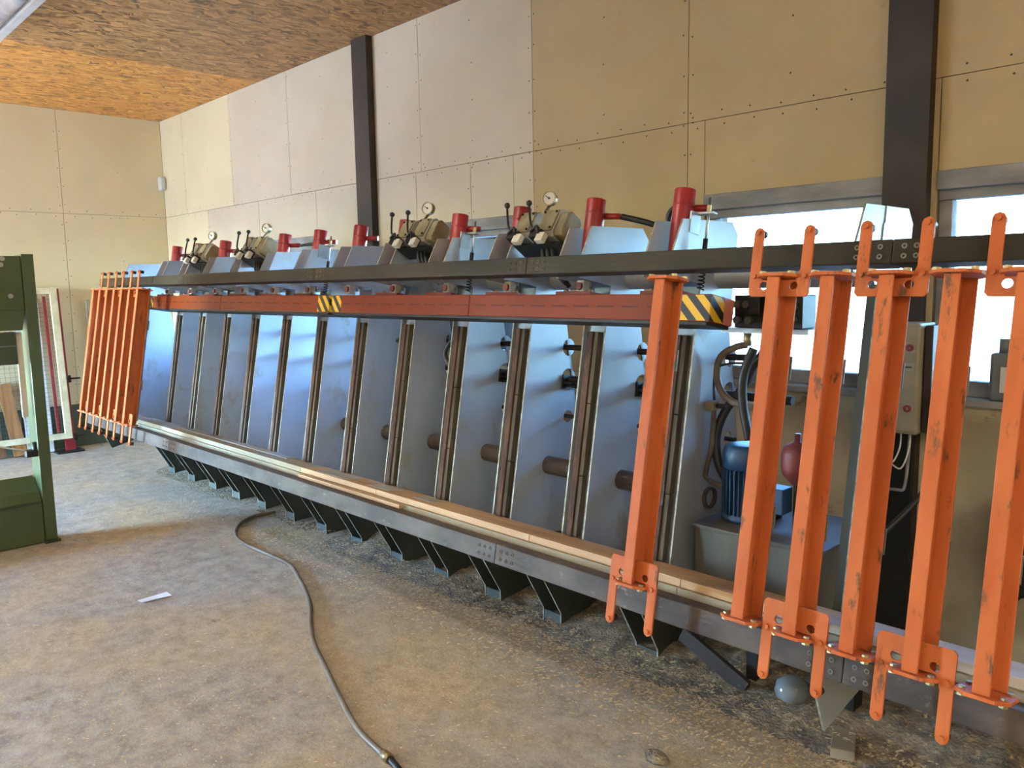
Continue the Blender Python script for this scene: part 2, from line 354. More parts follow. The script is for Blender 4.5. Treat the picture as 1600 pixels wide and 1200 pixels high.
def world_loc(o):
    v = Vector((0, 0, 0))
    while o: v = v + Vector(o.location); o = o.parent
    return v
def tag(o, label, cat, group=None):
    o['label'] = label; o['category'] = cat
    if group: o['group'] = group
    return o
def thing(name, label, cat, loc, group=None):
    o = bpy.data.objects.new(name, None); C.objects.link(o); o.location = loc; o.empty_display_size = .1
    return tag(o, label, cat, group)
def struct(o): o['kind'] = 'structure'; return o
def stuff(o): o['kind'] = 'stuff'; return o
def kids(o): return [c for c in bpy.data.objects if c.parent == o]
def copy_tree(o, parent=None):
    c = o.copy(); C.objects.link(c)
    if parent: c.parent = parent
    for ch in kids(o): copy_tree(ch, c)
    return c
ORD = ['first', 'second', 'third', 'fourth', 'fifth', 'sixth', 'seventh', 'eighth', 'ninth', 'tenth', 'eleventh', 'twelfth', 'thirteenth']

# ------------------------------------------------------------------ room shell
XL, XR, YB, YF, HZ = -10.09, 3.4, 3.925, -3.2, 3.74
floor = struct(MB().box(XL - .2, XR + .2, YF - .2, YB + .3, -.12, 0).build('floor', MT['floor']))
og = struct(MB().box(-60, 60, -60, 60, -.3, -.16).build('outdoor_ground', MT['ground']))
# ceiling of OSB sheets
ceil = struct(MB().box(XL - .2, XR + .2, YF - .2, YB + .3, HZ + .02, HZ + .12).build('ceiling', MT['core']))
xs = [XL + 2.5 * k for k in range(6)] + [XR]
for i in range(len(xs) - 1):
    y = YB; k = 0
    while y > YF:
        y2 = max(YF, y - 1.25)
        MB().box(xs[i] + .001, xs[i + 1] - .001, y2 + .001, y - .001, HZ, HZ + .018).build('osb_sheet', MT['osb_a'] if i == 0 else MT['osb_b'], ceil)
        y = y2
# windows in the back wall: (x0, x1)
WIN = [(-7.72, -6.62), (-5.14, -4.06), (-2.56, -1.58), (-1.36, -.36), (.6, 1.7)]
WZ0, WZ1 = 1.19, 2.21
wall = struct(MB().box(XL - .2, XL, YB + .012, YB + .25, 0, HZ).build('wall_back', MT['core']))
def wall_piece(x0, x1, z0, z1): MB().box(x0, x1, YB + .014, YB + .24, z0, z1).build('masonry', MT['core'], wall)
px = XL
for a, b in WIN:
    wall_piece(px, a, 0, HZ); wall_piece(a, b, 0, WZ0); wall_piece(a, b, WZ1, HZ); px = b
wall_piece(px, XR + .2, 0, HZ)
SEAM = 2.62
def sheet(x0, x1, z0, z1, m): MB().box(x0 + .0025, x1 - .0025, YB, YB + .0125, z0 + .002, z1 - .002).build('plasterboard', MT[m], wall)
ux = [XL, -9.46, -8.26, -7.06, -5.87, -5.07, -3.87, -2.67, -1.47, -.27, .93, 2.13, XR]
for i in range(len(ux) - 1): sheet(ux[i], ux[i + 1], SEAM, HZ, 'wall_a' if -8.3 < ux[i] < -3.9 else ('wall_c' if ux[i] < -8 else 'wall_b'))
lx = [XL, -8.9, -7.72, -6.62, -5.75, -5.14, -4.5, -4.06, -3.87, -2.67, -2.56, -1.58, -1.36, -.36, .6, 1.7, XR]
for i in range(len(lx) - 1):
    x0, x1 = lx[i], lx[i + 1]
    inwin = any(a - .01 <= x0 and x1 <= b + .01 for a, b in WIN)
    m = 'wall_a' if -8.95 < x0 < -3.9 else ('wall_c' if x0 < -8.8 else 'wall_b')
    if inwin:
        sheet(x0, x1, WZ1, SEAM, m); sheet(x0, x1, 0, WZ0, 'wall_low')
    else:
        sheet(x0, x1, WZ0, SEAM, m); sheet(x0, x1, 0, WZ0, 'wall_low')
# screw heads on the boards
sb = MB()
def dot(x, z, y=YB - .0015, r=.006):
    x += random.uniform(-.008, .008); z += random.uniform(-.012, .012)
    sb.add([(x - r, y, z), (x, y, z + r), (x + r, y, z), (x, y, z - r)], [(0, 1, 2, 3)])
for x in ux[1:-1]:
    z = SEAM + .06
    while z < HZ - .05:
        dot(x - .025, z); dot(x + .025, z); z += .2
for x in (-8.9, -4.5, -3.87, -2.67):
    z = WZ1 + .06
    while z < SEAM: dot(x - .025, z); dot(x + .025, z); z += .17
x = XL + .15
while x < 1.5:
    dot(x, SEAM + .03); dot(x + .02, SEAM - .03)
    x += .17
for i in range(len(ux) - 1):
    for k in range(5): dot((ux[i] + ux[i + 1]) / 2, SEAM + .15 + .27 * k)
stuff(sb.build('screw_heads', MT['black'], wall, weld=False))

# left wall
lw = struct(MB().box(XL - .25, XL - .013, YF, YB + .25, 0, HZ).build('wall_left', MT['core']))
ly = [YF, -2.0, -.8, .4, 1.6, 2.8, YB]
sb = MB()
def sheety(y0, y1, z0, z1, m): MB().box(XL - .0125, XL, y0 + .0025, y1 - .0025, z0 + .002, z1 - .002).build('plasterboard', MT[m], lw)
for i in range(len(ly) - 1):
    sheety(ly[i], ly[i + 1], SEAM, HZ, 'wall_c'); sheety(ly[i], ly[i + 1], 0, SEAM, 'wall_c')
def doty(y, z, r=.006):
    y += random.uniform(-.008, .008); z += random.uniform(-.012, .012); x = XL + .0015
    sb.add([(x, y - r, z), (x, y, z + r), (x, y + r, z), (x, y, z - r)], [(0, 1, 2, 3)])
for y in ly[2:-1]:
    for k in range(18): doty(y - .025, .1 + .2 * k); doty(y + .025, .12 + .2 * k)
for k in range(20): doty(.2 + .19 * k, SEAM + .03); doty(.25 + .19 * k, SEAM - .03)
for k in range(6): doty(3.4, .6 + .5 * k); doty(2.2, .6 + .5 * k)
stuff(sb.build('screw_heads', MT['black'], lw, weld=False))
struct(MB().box(XL + .0005, XL + .012, .2, YB - .001, 0.001, .485).build('baseboard_left', MT['green_base']))
# unseen overhang added outside the windows to keep the steep sky light out
struct(MB().box(XL - .6, XR + .6, YB + .26, YB + 1.6, 2.42, 2.54).build('sky_blocker', MT['core']))
# unseen walls: right wall, and front wall with a wide gate open to the yard
struct(MB().box(XR, XR + .2, YF, YB + .25, 0, HZ).build('wall_right', MT['wall_c']))
GX0, GX1, GH = -9.3, -7.5, 2.3
wf = struct(MB().box(XL - .2, GX0, YF - .2, YF, 0, HZ).build('wall_front', MT['wall_c']))
MB().box(GX1, XR + .2, YF - .2, YF, 0, HZ).build('masonry', MT['wall_c'], wf)
MB().box(GX0, GX1, YF - .2, YF, GH, HZ).build('masonry', MT['wall_c'], wf)

# window frames and panes
for k, (a, b) in enumerate(WIN):
    w = bpy.data.objects.new('window_%d' % (k + 1), None); C.objects.link(w); w.location = ((a + b) / 2, YB + .12, WZ0); struct(w)
    MB().box(a, b, YB - .012, YB + .06, WZ1 - .07, WZ1 + .012).build('head', MT['win_frame'], w, .004)
    MB().box(a + .001, b - .001, YB + .02, YB + .1, WZ1 - .115, WZ1 - .072).build('head', MT['win_frame'], w, .003)
    MB().box(a - .01, b + .01, YB - .03, YB + .23, WZ0 - .002, WZ0 + .03).build('sill', MT['win_frame'], w, .004)
    MB().box(a + .001, b - .001, YB + .06, YB + .12, WZ0 + .031, WZ0 + .1).build('bottom_rail', MT['win_frame'], w, .003)
    for x in (a + .001, b - .056): MB().box(x, x + .055, YB + .03, YB + .1, WZ0 + .031, WZ1 - .116).build('jamb', MT['win_frame'], w, .003)
    MB().box(a + .055, b - .055, YB + .075, YB + .081, WZ0 + .1, WZ1 - .115).build('pane', MT['glass_dimmed' if k > 1 else 'glass'], w)

# columns
def column(name, x0, x1, z0, label):
    t = thing(name, label, 'column', ((x0 + x1) / 2, YB - .03, 0))
    MB().box(x0, x1, YB - .062, YB - .05, 0, HZ - .001).build('flange', MT['column'], t)
    MB().box((x0 + x1) / 2 - .005, (x0 + x1) / 2 + .005, YB - .05, YB - .002, 0, HZ - .001).build('web', MT['column'], t)
    MB().box(x0, x1, YB - .012, YB - .001, 0, HZ - .001).build('flange', MT['column'], t)
    for s in (x0, x1 - .004): MB().box(s, s + .004, YB - .05, YB - .012, 0, HZ - .001).build('side_cover', MT['column'], t)
column('steel_column', -5.87, -5.66, 0, 'dark brown steel column reaching the ceiling beside the pale boards')
column('steel_column', -1.575, -1.385, 0, 'dark steel column between the two bright windows behind the orange bars')

# ------------------------------------------------------------------ press frames
RP = .062
def profile(end=False):
    zf = lambda y, z: AB(y, z)
    head = [(-.19, 1.145), (-.19, 1.235), (-.145, 1.372), (.20, 1.433), (.25, 1.39), (.262, 1.0), (.43, .5), (.56, .1)]
    if end:
        low = [(.50, -.25), (.225, -.27), (-.026, -.36), (-.146, -.18), (-.18, -.10), (-.18, -.042), (.02, -.042)]
    else:
        low = [zf(3.34, .30), zf(3.40, 0.0), zf(2.95, 0.0), zf(2.95, .07), (.15, -.11), (-.18, -.11), (-.18, -.042), (.02, -.042)]
    if end == 'right': return head[:5] + [(.255, 1.22), (.10, 1.02), (.10, .02), (.16, -.04), (.225, -.27), (-.026, -.36), (-.146, -.18), (-.18, -.10), (-.18, -.042), (.02, -.042), (.02, 1.145)]
    return head + [(.62, -.042), (.02, -.042), (.02, 1.145)]
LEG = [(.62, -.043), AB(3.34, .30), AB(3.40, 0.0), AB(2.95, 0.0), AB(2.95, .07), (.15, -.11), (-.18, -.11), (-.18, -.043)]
def circ(a, b, r, n=18, sx=1): return [(a + sx * r * math.cos(2 * math.pi * i / n), b + r * math.sin(2 * math.pi * i / n)) for i in range(n)]
def make_frame(X, end=False, label='', holes=True):
    t = thing('press_frame', label, 'press frame', (X, 3.15, 0), 'upright press frames')
    hs = [circ(.297, .884, .043), circ(.318, .73, .05), circ(.375 - .03, .54, .03)] if holes and not end else []
    for s in ((1,) if end else (-1, 1)):
        x = X + s * RP - .004
        MB().prism([profile(end)] + hs, lambda u, v: LP(x, u, v), (.008, 0, 0), 1).build('side_plate', [MT['plate'], MT['cut_edge']], t)
    w0 = X + .02 if end == 'right' else X - RP + .005
    MB().lbox(w0, X + RP - .005, .04, .046, -.03, 1.14).build('front_web', MT['leg' if end == 'right' else 'web'], t)
    if not end:
        MB().lbox(X - .024, X + .010, 0, .039, .03, .94).build('wear_strip', MT['rust'], t, .003)
        for b0, b1 in ((.035, .30), (.303, .62), (.623, .94)):
            MB().lbox(X + .0115, X + .034, .008, .039, b0, b1).build('timber_batten', MT['batten'], t, .002)
    if end == 'right':
        h = MB(); h.lbox(X + RP + .0045, X + RP + .008, .0, .035, 1.27, 1.34); h.lbox(X + RP + .0045, X + RP + .008, .008, .028, 1.341, 1.40)
        h.build('hinge', MT['web'], t)
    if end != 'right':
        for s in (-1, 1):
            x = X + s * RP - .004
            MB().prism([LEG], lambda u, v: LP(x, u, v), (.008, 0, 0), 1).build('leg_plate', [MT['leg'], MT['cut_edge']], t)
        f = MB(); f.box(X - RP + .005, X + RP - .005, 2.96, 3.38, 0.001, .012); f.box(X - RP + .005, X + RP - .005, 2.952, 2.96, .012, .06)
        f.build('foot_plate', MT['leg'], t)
    if not end:
        c = MB().cyl(LP(X, -.06, 1.17), LP(X, -.06, 1.51), .0425, 24).build('hydraulic_cylinder', MT['red'], t, .004)
        MB().cyl(LP(X, -.06, 1.445), LP(X + .001, -.06, 1.452), .0432, 24).build('seam_ring', MT['red'], c)
        MB().cyl(LP(X + .03, -.03, 1.44), LP(X + .085, .01, 1.445), .014, 12).build('hose_port', MT['red'], c)
        MB().cyl(LP(X, -.06, 1.12), LP(X, -.06, 1.169), .02, 14).build('ram_rod', MT['steel'], t)
        q = MB().lbox(X - .024, X + .018, -.105, -.06, 1.096, 1.15).build('ram_clevis', MT['white_block'], t, .004)
        MB().cyl(LP(X - .003, -.106, 1.122), LP(X - .003, -.116, 1.122), .017, 16).build('pin_cap', MT['red_brown'], q)
    return t
XC = lambda i: -2.36 - .458 * (10 - i)
note = ['its red cylinder below the first gauge', 'its red cylinder between two gauges', 'half hidden by a valve unit', 'under the second gauge unit', 'with a short red cylinder',
        'with a red cylinder and spring rod', 'below the dark column', 'under the third gauge unit', 'with a red cylinder and spring rod', 'under the fourth gauge unit',
        'with a tall red cylinder and black hose', 'with the tallest red cylinder by the orange bar']
proto = None; FR = []
for i in range(12):
    lab = '%s grey press frame from the left, %s' % (ORD[i], note[i])
    if i == 0: t = proto = make_frame(XC(0), False, lab)
    else:
        t = copy_tree(proto); t.location.x = XC(i); t['label'] = lab
    FR.append(t)
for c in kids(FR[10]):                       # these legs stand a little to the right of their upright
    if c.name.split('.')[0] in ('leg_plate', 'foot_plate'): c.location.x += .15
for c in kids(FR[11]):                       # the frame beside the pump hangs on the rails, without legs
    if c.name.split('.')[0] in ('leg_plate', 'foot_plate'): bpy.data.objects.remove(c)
lf = make_frame(XC(-2), 'left', 'left end press frame beside the row of seven orange bars')
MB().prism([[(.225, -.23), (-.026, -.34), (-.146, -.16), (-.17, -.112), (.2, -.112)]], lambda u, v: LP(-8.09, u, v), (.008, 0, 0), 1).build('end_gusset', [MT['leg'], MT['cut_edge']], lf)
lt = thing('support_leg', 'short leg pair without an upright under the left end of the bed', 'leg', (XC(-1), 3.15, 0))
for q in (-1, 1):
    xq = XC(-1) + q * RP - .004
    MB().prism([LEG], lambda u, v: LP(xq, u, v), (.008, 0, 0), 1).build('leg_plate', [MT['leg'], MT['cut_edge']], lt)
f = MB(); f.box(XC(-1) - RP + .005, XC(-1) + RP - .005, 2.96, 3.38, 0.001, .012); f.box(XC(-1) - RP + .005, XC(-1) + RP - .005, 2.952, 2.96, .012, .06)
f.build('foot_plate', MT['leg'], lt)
make_frame(-1.205, 'right', 'right end press frame with blue top plate behind the orange bars')

# long tie pipes and hydraulic lines through the frames
tag(MB().ring(LP(XC(5) + .02, .24, .292), LP(XC(11) + RP + .02, .24, .292), .045, .036).build('tie_pipe', MT['rail_low']), 'thick brown tie pipe running low through the press frames', 'pipe')
tag(MB().cyl(LP(-7.6, .155, 1.2), LP(-1.2, .155, 1.2), .05, 20).build('tie_pipe', MT['plate']), 'thick grey tie pipe just below the top rail behind the frames', 'pipe')
tag(MB().cyl(LP(-6.9, .297, .884), LP(-1.62, .297, .884), .014, 10).build('oil_pipe', MT['dark_steel']), 'thin dark oil pipe through the upper round holes of the frames', 'pipe')
tag(MB().cyl(LP(-6.9, .318, .725), LP(-1.55, .318, .725), .018, 10).build('oil_pipe', MT['dark_steel']), 'dark oil pipe through the middle round holes of the frames', 'pipe')
tag(MB().cyl(LP(-6.9, .345, .54), LP(-1.8, .345, .54), .010, 10).build('oil_pipe', MT['dark_steel']), 'thin oil pipe through the lowest small holes of the frames', 'pipe')
for i in (8, 9, 10):
    X = XC(i) + RP + .05
    m = MB(); m.lbox(X - .035, X + .02, .27, .345, .70, .712); m.lbox(X - .04, X - .03, .265, .35, .675, .745); m.cyl(LP(X - .03, .30, .70), LP(X + .1, .30, .69), .014, 8)
    tag(m.build('pipe_clamp', MT['dark_steel']), 'dark steel pipe clamp inside the %s press frame bay' % ORD[i], 'clamp', 'pipe clamps in the bays')

# ------------------------------------------------------------------ rails and bed boards
def rail(name, x0, x1, b0, b1, m, label, seams):
    t = thing(name, label, 'rail', LP((x0 + x1) / 2, -.23, (b0 + b1) / 2))
    xs = [x0] + seams + [x1]
    for k in range(len(xs) - 1):
        MB().lbox(xs[k] + .0008, xs[k + 1] - .0008, -.276, -.191, b0, b1).build('rail_section', m, t, .004)
    for x in seams:
        for r in (0, 1):
            for c in range(-3, 4):
                if c == 0: continue
                X = x + c * .035; B = b0 + (b1 - b0) * (.3 + .4 * r)
                MB().ring(LP(X, -.2765, B), LP(X, -.2785, B), .0085, .004, 10).build('rivet', MT['pad' if x > -1.5 else 'batten'], t)
    return t
rail('top_rail', -8.12, .25, 1.149, 1.223, MT['rail'], 'long dark brown square rail along the top of the press', [-6.2, -4.3, -2.53, -.99])
rail('bottom_rail', -8.12, .25, -.11, -.023, MT['rail_low'], 'long dusty brown square rail along the foot of the press', [-6.15, -2.53, -1.0])
def plank(name, x0, x1, a0, a1, b0, b1, m, lab, cat='board', g='boards on the press bed', bev=.002):
    return tag(MB().lbox(x0 + .001, x1 - .001, a0, a1, b0, b1).build(name, MT[m], None, bev, LP((x0 + x1) / 2, (a0 + a1) / 2, b0)), lab, cat, g)
tx = [-7.62, -6.3, -4.405, -3.606, -2.444, -1.662, -1.29, .2]
tm = ['board_grey', 'board_grey', 'board', 'board', 'board', 'board', 'board_white']
tl = ['greyed bed board at the far left of the press', 'greyed bed board under the thin pale sheet', 'brown bed board just right of the thin pale sheet',
      'brown bed board in the middle of the press', 'worn brown bed board left of the lone orange bar', 'brown bed board in front of the grey oil tank', 'white coated bed board behind the right row of orange bars']
for k in range(7): plank('bed_board', tx[k], tx[k + 1], -.165, .018, 0.0, .03, tm[k], tl[k])
bx = [-7.62, -5.4, -3.4, -1.664, .2]
bl = ['grey lower bed board at the far left above the rail', 'grey lower bed board left of the short batten end', 'grey lower bed board in the middle above the rail', 'grey lower bed board under the white board at the right']
for k in range(4): plank('lower_bed_board', bx[k], bx[k + 1], -.180, .018, -.04, -.001, 'board_grey', bl[k], g='lower boards on the press bed')
plank('batten', -4.35, -3.33, -.21, -.181, -.0225, -.002, 'board', 'thin light batten lying on the bottom rail near its middle', 'batten', None)
plank('thin_sheet', -7.25, -4.75, -.07, .015, .0305, .036, 'sheet', 'thin pale sheet lying on the left bed boards', 'sheet', None, .0005)
for k, (x0, x1) in enumerate(((-4.25, -3.95), (-3.75, -3.55), (-3.35, -3.2))):
    plank('offcut', x0, x1, -.15 + .02 * k, -.02, .0305, .033, 'sheet', ['longest pale flat offcut on the brown bed board', 'middle pale flat offcut on the brown bed board', 'smallest pale flat offcut on the brown bed board'][k], 'offcut', 'pale offcuts on the bed', .0003)

# ------------------------------------------------------------------ orange pressure bars
def pressure_bar(x0, x1, seams, tapes, label):
    t = thing('pressure_bar', label, 'pressure bar', LP((x0 + x1) / 2, -.1, 1.0), 'orange pressure bars')
    xs = [x0] + seams + [x1]
    A0, A1, B0, B1 = -.178, -.022, .974, 1.077
    for k in range(len(xs) - 1):
        MB().lbox(xs[k] + .001, xs[k + 1] - .001, A0, A1, B0, B1).build('bar_section', MT['orange_bar'], t, .004)
    MB().lbox(x0 + .01, x1 - .01, A0 + .004, A1 - .004, B0 - .012, B0 - .0005).build('sole_plate', MT['dark_steel'], t)
    m = MB(); x = x0 + .12
    while x < x1 - .2:
        m.lbox(x, x + .085, A0 - .0012, A0 - .0002, 1.024, 1.029); x += .128
    stuff(m.build('slot_row', MT['slot'], t))
    for u, v, wrap in tapes:
        q = MB(); q.lbox(u, v, A0 - .0014, A0 - .0003, B0 + .004, B1 - .004)
        if wrap > 0: q.lbox(x1 + .0003, x1 + .0014, A0, A0 + .09, B0 + .004, B1 - .004)
        if wrap < 0: q.lbox(x0 - .0014, x0 - .0003, A0, A0 + .09, B0 + .004, B1 - .004)
        q.build('hazard_tape', MT['hazard'], t)
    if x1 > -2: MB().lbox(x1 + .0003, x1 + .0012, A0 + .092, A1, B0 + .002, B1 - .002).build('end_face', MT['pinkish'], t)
    for i in range(12):
        X = XC(i)
        if x0 + .05 < X < x1 - .05:
            MB().lbox(X - .1, X + .1, -.15, -.045, B1 + .0005, B1 + .017).build('ram_plate', MT['red_brown'], t, .002)
            for s in (-.07, .07): MB().cyl(LP(X + s, -.115, B1 + .017), LP(X + s, -.115, B1 + .03), .011, 6).build('bolt', MT['zinc'], t)
pressure_bar(-7.12, -4.262, [-5.74], [(-7.12, -7.03, -1), (-4.39, -4.262, 1)], 'left orange pressure bar with a hazard tape at each end')
pressure_bar(-4.232, -1.654, [-2.995], [(-4.232, -4.13, -1), (-1.80, -1.654, 1)], 'right orange pressure bar ending in wide yellow and black tape')

# ------------------------------------------------------------------ clamp bars
AF, AK = -.412, -.320
BOT, TOP = .012, 1.104
def clamp_bar(X, top_bracket, label, group):
    t = thing('clamp_bar', label, 'clamp bar', LP(X, -.36, BOT), group)
    MB().lbox(X - .021, X + .021, AF, AF + .008, BOT + .011, TOP - .011).build('front_flange', MT['orange'], t, .002)
    MB().lbox(X - .038, X + .038, AK - .008, AK, BOT + .011, TOP - .011).build('back_flange', MT['orange'], t, .002)
    MB().lbox(X - .004, X + .004, AF + .0085, AK - .0085, BOT + .011, TOP - .011).build('web', MT['orange'], t)
    for b in (BOT, TOP - .01):
        w, d = .066, .062; cx, ca = X, -.372 + .01
        P = [(-w, -d + .028), (-w + .03, -d), (w - .03, -d), (w, -d + .028), (w, d - .03), (w - .03, d), (-w + .03, d), (-w, d - .03)]
        e = MB().prism([[(cx + u, ca + v) for u, v in P]], lambda u, v: LP(u, v, b), UB * .01).build('end_plate', MT['orange'], t, .0015)
        sgn = 1 if b > .5 else -1
        for s in (-.048, .048):
            for dd in (-.03, .03):
                k = MB(); k.cyl(LP(cx + s, ca + dd, b + (.01 if sgn > 0 else -.008)), LP(cx + s, ca + dd, b + (.019 if sgn > 0 else 0)), .012, 6, smooth=False)
                k.cyl(LP(cx + s, ca + dd, b + .01), LP(cx + s, ca + dd, b + .016), .009, 6, smooth=False)
                k.build('bolt', MT['zinc'], e)
    MB().lbox(X - .03, X + .03, AK + .0005, AK + .012, .05, 1.06).build('back_pad', MT['pad'], t)
    for b in (.30, .78): MB().lbox(X - .026, X + .036, AK + .0125, AK + .02, b, b + .075).build('pad_block', MT['pad'], t)
    # bracket: two arms hooking over the rail
    ab = -.378; r = .017
    if top_bracket: b0, b1, e0, s = 1.036, 1.088, 1.242, 1
    else: b0, b1, e0, s = .105, .03, -.128, -1
    def br(u, v): return LP(X + u, ab, v)
    out = [(-.102, b0 + s * .01), (-.093, b0), (.093, b0), (.102, b0 + s * .01)]
    arm = lambda c: [(c + r, e0 - s * .0), (c + r * .7, e0 + s * r * .7), (c, e0 + s * r), (c - r * .7, e0 + s * r * .7), (c - r, e0)]
    top = arm(.085) + [(.068, b1 + s * .035), (.055, b1), (-.055, b1), (-.068, b1 + s * .035)] + arm(-.085)
    poly = out + top
    hole = [[(c + .014 * math.cos(2 * math.pi * i / 12), b1 - s * .018 + .013 * math.sin(2 * math.pi * i / 12)) for i in range(12)] for c in (-.05, .05)]
    bk = MB().prism([poly] + hole, br, NB * .008).build('hook_bracket', MT['orange'], t, .001)
    for c in (-.085, .085):
        MB().cyl(LP(X + c, ab + .0085, e0), LP(X + c, ab + .036, e0), .0125, 12).build('roller_pin', MT['dark_steel'], bk)
        for bb in (e0, b1 + s * .012): MB().cyl(LP(X + c, ab - .008, bb), LP(X + c, ab, bb), .0085, 6, smooth=False).build('bolt_head', MT['orange'], bk)
    return t
bars = [(-1.72, 0, 'lone orange clamp bar standing over the striped end of the beam', None)]
rl = ['orange clamp bar of the right row nearest the pump, bracket at the top', 'orange clamp bar second in the right row, bracket at the bottom', 'orange clamp bar in the right row just left of the control cabinet',
      'orange clamp bar in the right row just right of the control cabinet', 'rightmost orange clamp bar at the edge of the photo']
for k in range(5): bars.append((-1.288 + .1722 * k, 1 - k % 2, rl[k], 'right row of clamp bars'))
for k in range(7): bars.append((-7.84 + .18 * k, k % 2, 'orange clamp bar, %s from the left in the far tight row' % ORD[k], 'far row of clamp bars'))
pt = {}
for X, tb, lab, g in bars:
    if tb not in pt:
        pt[tb] = (clamp_bar(X, tb, lab, g or 'clamp bars'), X); t = pt[tb][0]
    else:
        t = copy_tree(pt[tb][0]); t.location.x = X
    t['label'] = lab; t['group'] = g or 'right row of clamp bars'

# ------------------------------------------------------------------ valve units with gauges
def pxA(X, b, a=.05): return LP(X * 1.02, a, b)
ANG = math.radians(34)
SU = Vector((0, math.sin(ANG), math.cos(ANG))); SN = Vector((0, math.cos(ANG), -math.sin(ANG)))
def valve_unit(X, b, lab):
    base = LP(X, -.12, b)
    t = thing('valve_unit', lab, 'valve', base, 'hydraulic valve units')
    P = lambda x, n, u: base + EX * x + SN * n + SU * u
    def blk(cx, hw, name, mm='cast', k=1.0):
        q = MB()
        pr = [(-.05, -.045), (-.05, .06), (-.03, .085), (.045, .085), (.065, .065), (.065, -.045), (.045, -.065), (-.035, -.065)]
        q.prism([[(u * k, v * k) for u, v in pr]], lambda u, v: P(cx - hw, u, v), EX * (2 * hw))
        return q.build(name, MT[mm], t, .004)
    MB().hexa(P(.01, .03, -.085), EX, SN, SU, .145, .05, .005).build('mounting_plate', MT['dark_steel'], t)
    b1 = blk(-.082, .046, 'valve_body', 'cast_light'); b2 = blk(.062, .050, 'valve_body', 'cast_light')
    blk(.136, .022, 'end_cover', 'cast', .85)
    for cx, bb in ((-.082, b1), (.062, b2)):
        MB().hexa(P(cx, -.054, .012), EX, SN, SU, .044, .0035, .055).build('cover_plate', MT['cast'], bb, .003)
        q = MB()
        for i in (-1, 1):
            for j in (-1, 1): q.cyl(P(cx + i * .034, -.058, .012 + j * .042), P(cx + i * .034, -.063, .012 + j * .042), .006, 6)
        q.build('cover_screws', MT['dark_steel'], bb)
        lv = MB().tube([P(cx - .03, -.058, -.06), P(cx - .06, -.085, -.03), P(cx - .115, -.10, .075)], .0055, 8, 3).build('lever', MT['black'], t)
        MB().sphere(P(cx - .118, -.101, .082), .014).build('lever_knob', MT['black'], lv)
        MB().hexa(P(cx - .012, -.06, -.075), EX, SN, SU, .034, .024, .02).build('pilot_block', MT['dark_steel'], t, .003)
        MB().tube([P(cx - .04, -.088, -.07), P(cx, -.10, -.05), P(cx + .02, -.095, -.085)], .006, 6, 4).build('pilot_pipe', MT['black'], t)
        MB().hexa(P(cx + .03, -.075, -.098), EX, SN, SU, .022, .014, .022).build('name_block', MT['white_block'], t, .002)
    g = MB(); c = P(-.06, .0, .185); d = Vector((.35, -.90, .1)).normalized()
    g.ring(c - d * .014, c + d * .016, .034, .029, 24); g.cyl(c - d * .014, c + d * .010, .0292, 24); gg = g.build('gauge', MT['brass'], t)
    MB().cyl(c + d * .0105, c + d * .0115, .028, 24).build('dial', MT['dial'], gg)
    nd = d.cross(EZ).normalized(); MB().hexa(c + d * .0125 + nd * .006 + EZ * .004, (nd + EZ * .6).normalized(), d, (EZ - nd * .6).normalized(), .014, .0006, .002).build('needle', MT['black'], gg)
    MB().cyl(c + d * .0117, c + d * .0135, .0055, 10).build('needle_hub', MT['black'], gg)
    MB().cyl(P(-.075, 0.01, .08), c - EZ * .03, .007, 8).build('gauge_stem', MT['brass'], gg)
    for k in range(3):
        MB().tube([P(.02 + .03 * k, .02, -.09), P(.05 + .03 * k, .03, -.14), P(.10 + .02 * k, .06, -.18), P(.15, .10 + .02 * k, -.21)], .011, 8, 4).build('valve_hose', MT['rubber'], t)
valve_unit(-2.60, 1.375, 'valve unit whose gauge stands highest, left of the tall cylinders')
valve_unit(-3.515, 1.40, 'valve unit with gauge just right of the dark column')
valve_unit(-5.36, 1.405, 'valve unit with dark gauge, second from the left end')
valve_unit(-6.25, 1.40, 'valve unit with gauge nearest the far left corner')

# spring rods beside some frames
def spring_rod(X, lab):
    t = thing('spring_rod', lab, 'spring', LP(X, -.05, 1.1), 'return spring rods')
    m = MB(); m.lbox(X - .045, X + .03, -.065, -.035, 1.405, 1.412); m.lbox(X - .05, X - .043, -.10, -.035, 1.33, 1.412); m.build('angle_bracket', MT['web'], t)
    MB().cyl(LP(X, -.05, 1.26), LP(X, -.05, 1.47), .005, 8).build('threaded_rod', MT['steel'], t)
    MB().cyl(LP(X, -.05, 1.413), LP(X, -.05, 1.44), .009, 6, smooth=False).build('nut', MT['zinc'], t)
    MB().cyl(LP(X, -.05, 1.26), LP(X, -.05, 1.31), .010, 8).build('hook_sleeve', MT['dark_steel'], t)
    pts = [LP(X + .013 * math.cos(k * .9), -.05 + .013 * math.sin(k * .9), 1.26 - k * .0021) for k in range(72)]
    MB().tube(pts, .0028, 5, 1).build('coil_spring', MT['dark_steel'], t)
for i, l in ((11, 'spring rod and bracket right of the tallest red cylinder'), (8, 'spring rod beside the red cylinder under the middle window'), (5, 'spring rod beside the sixth red cylinder')):
    spring_rod(XC(i) + RP + .05, l)

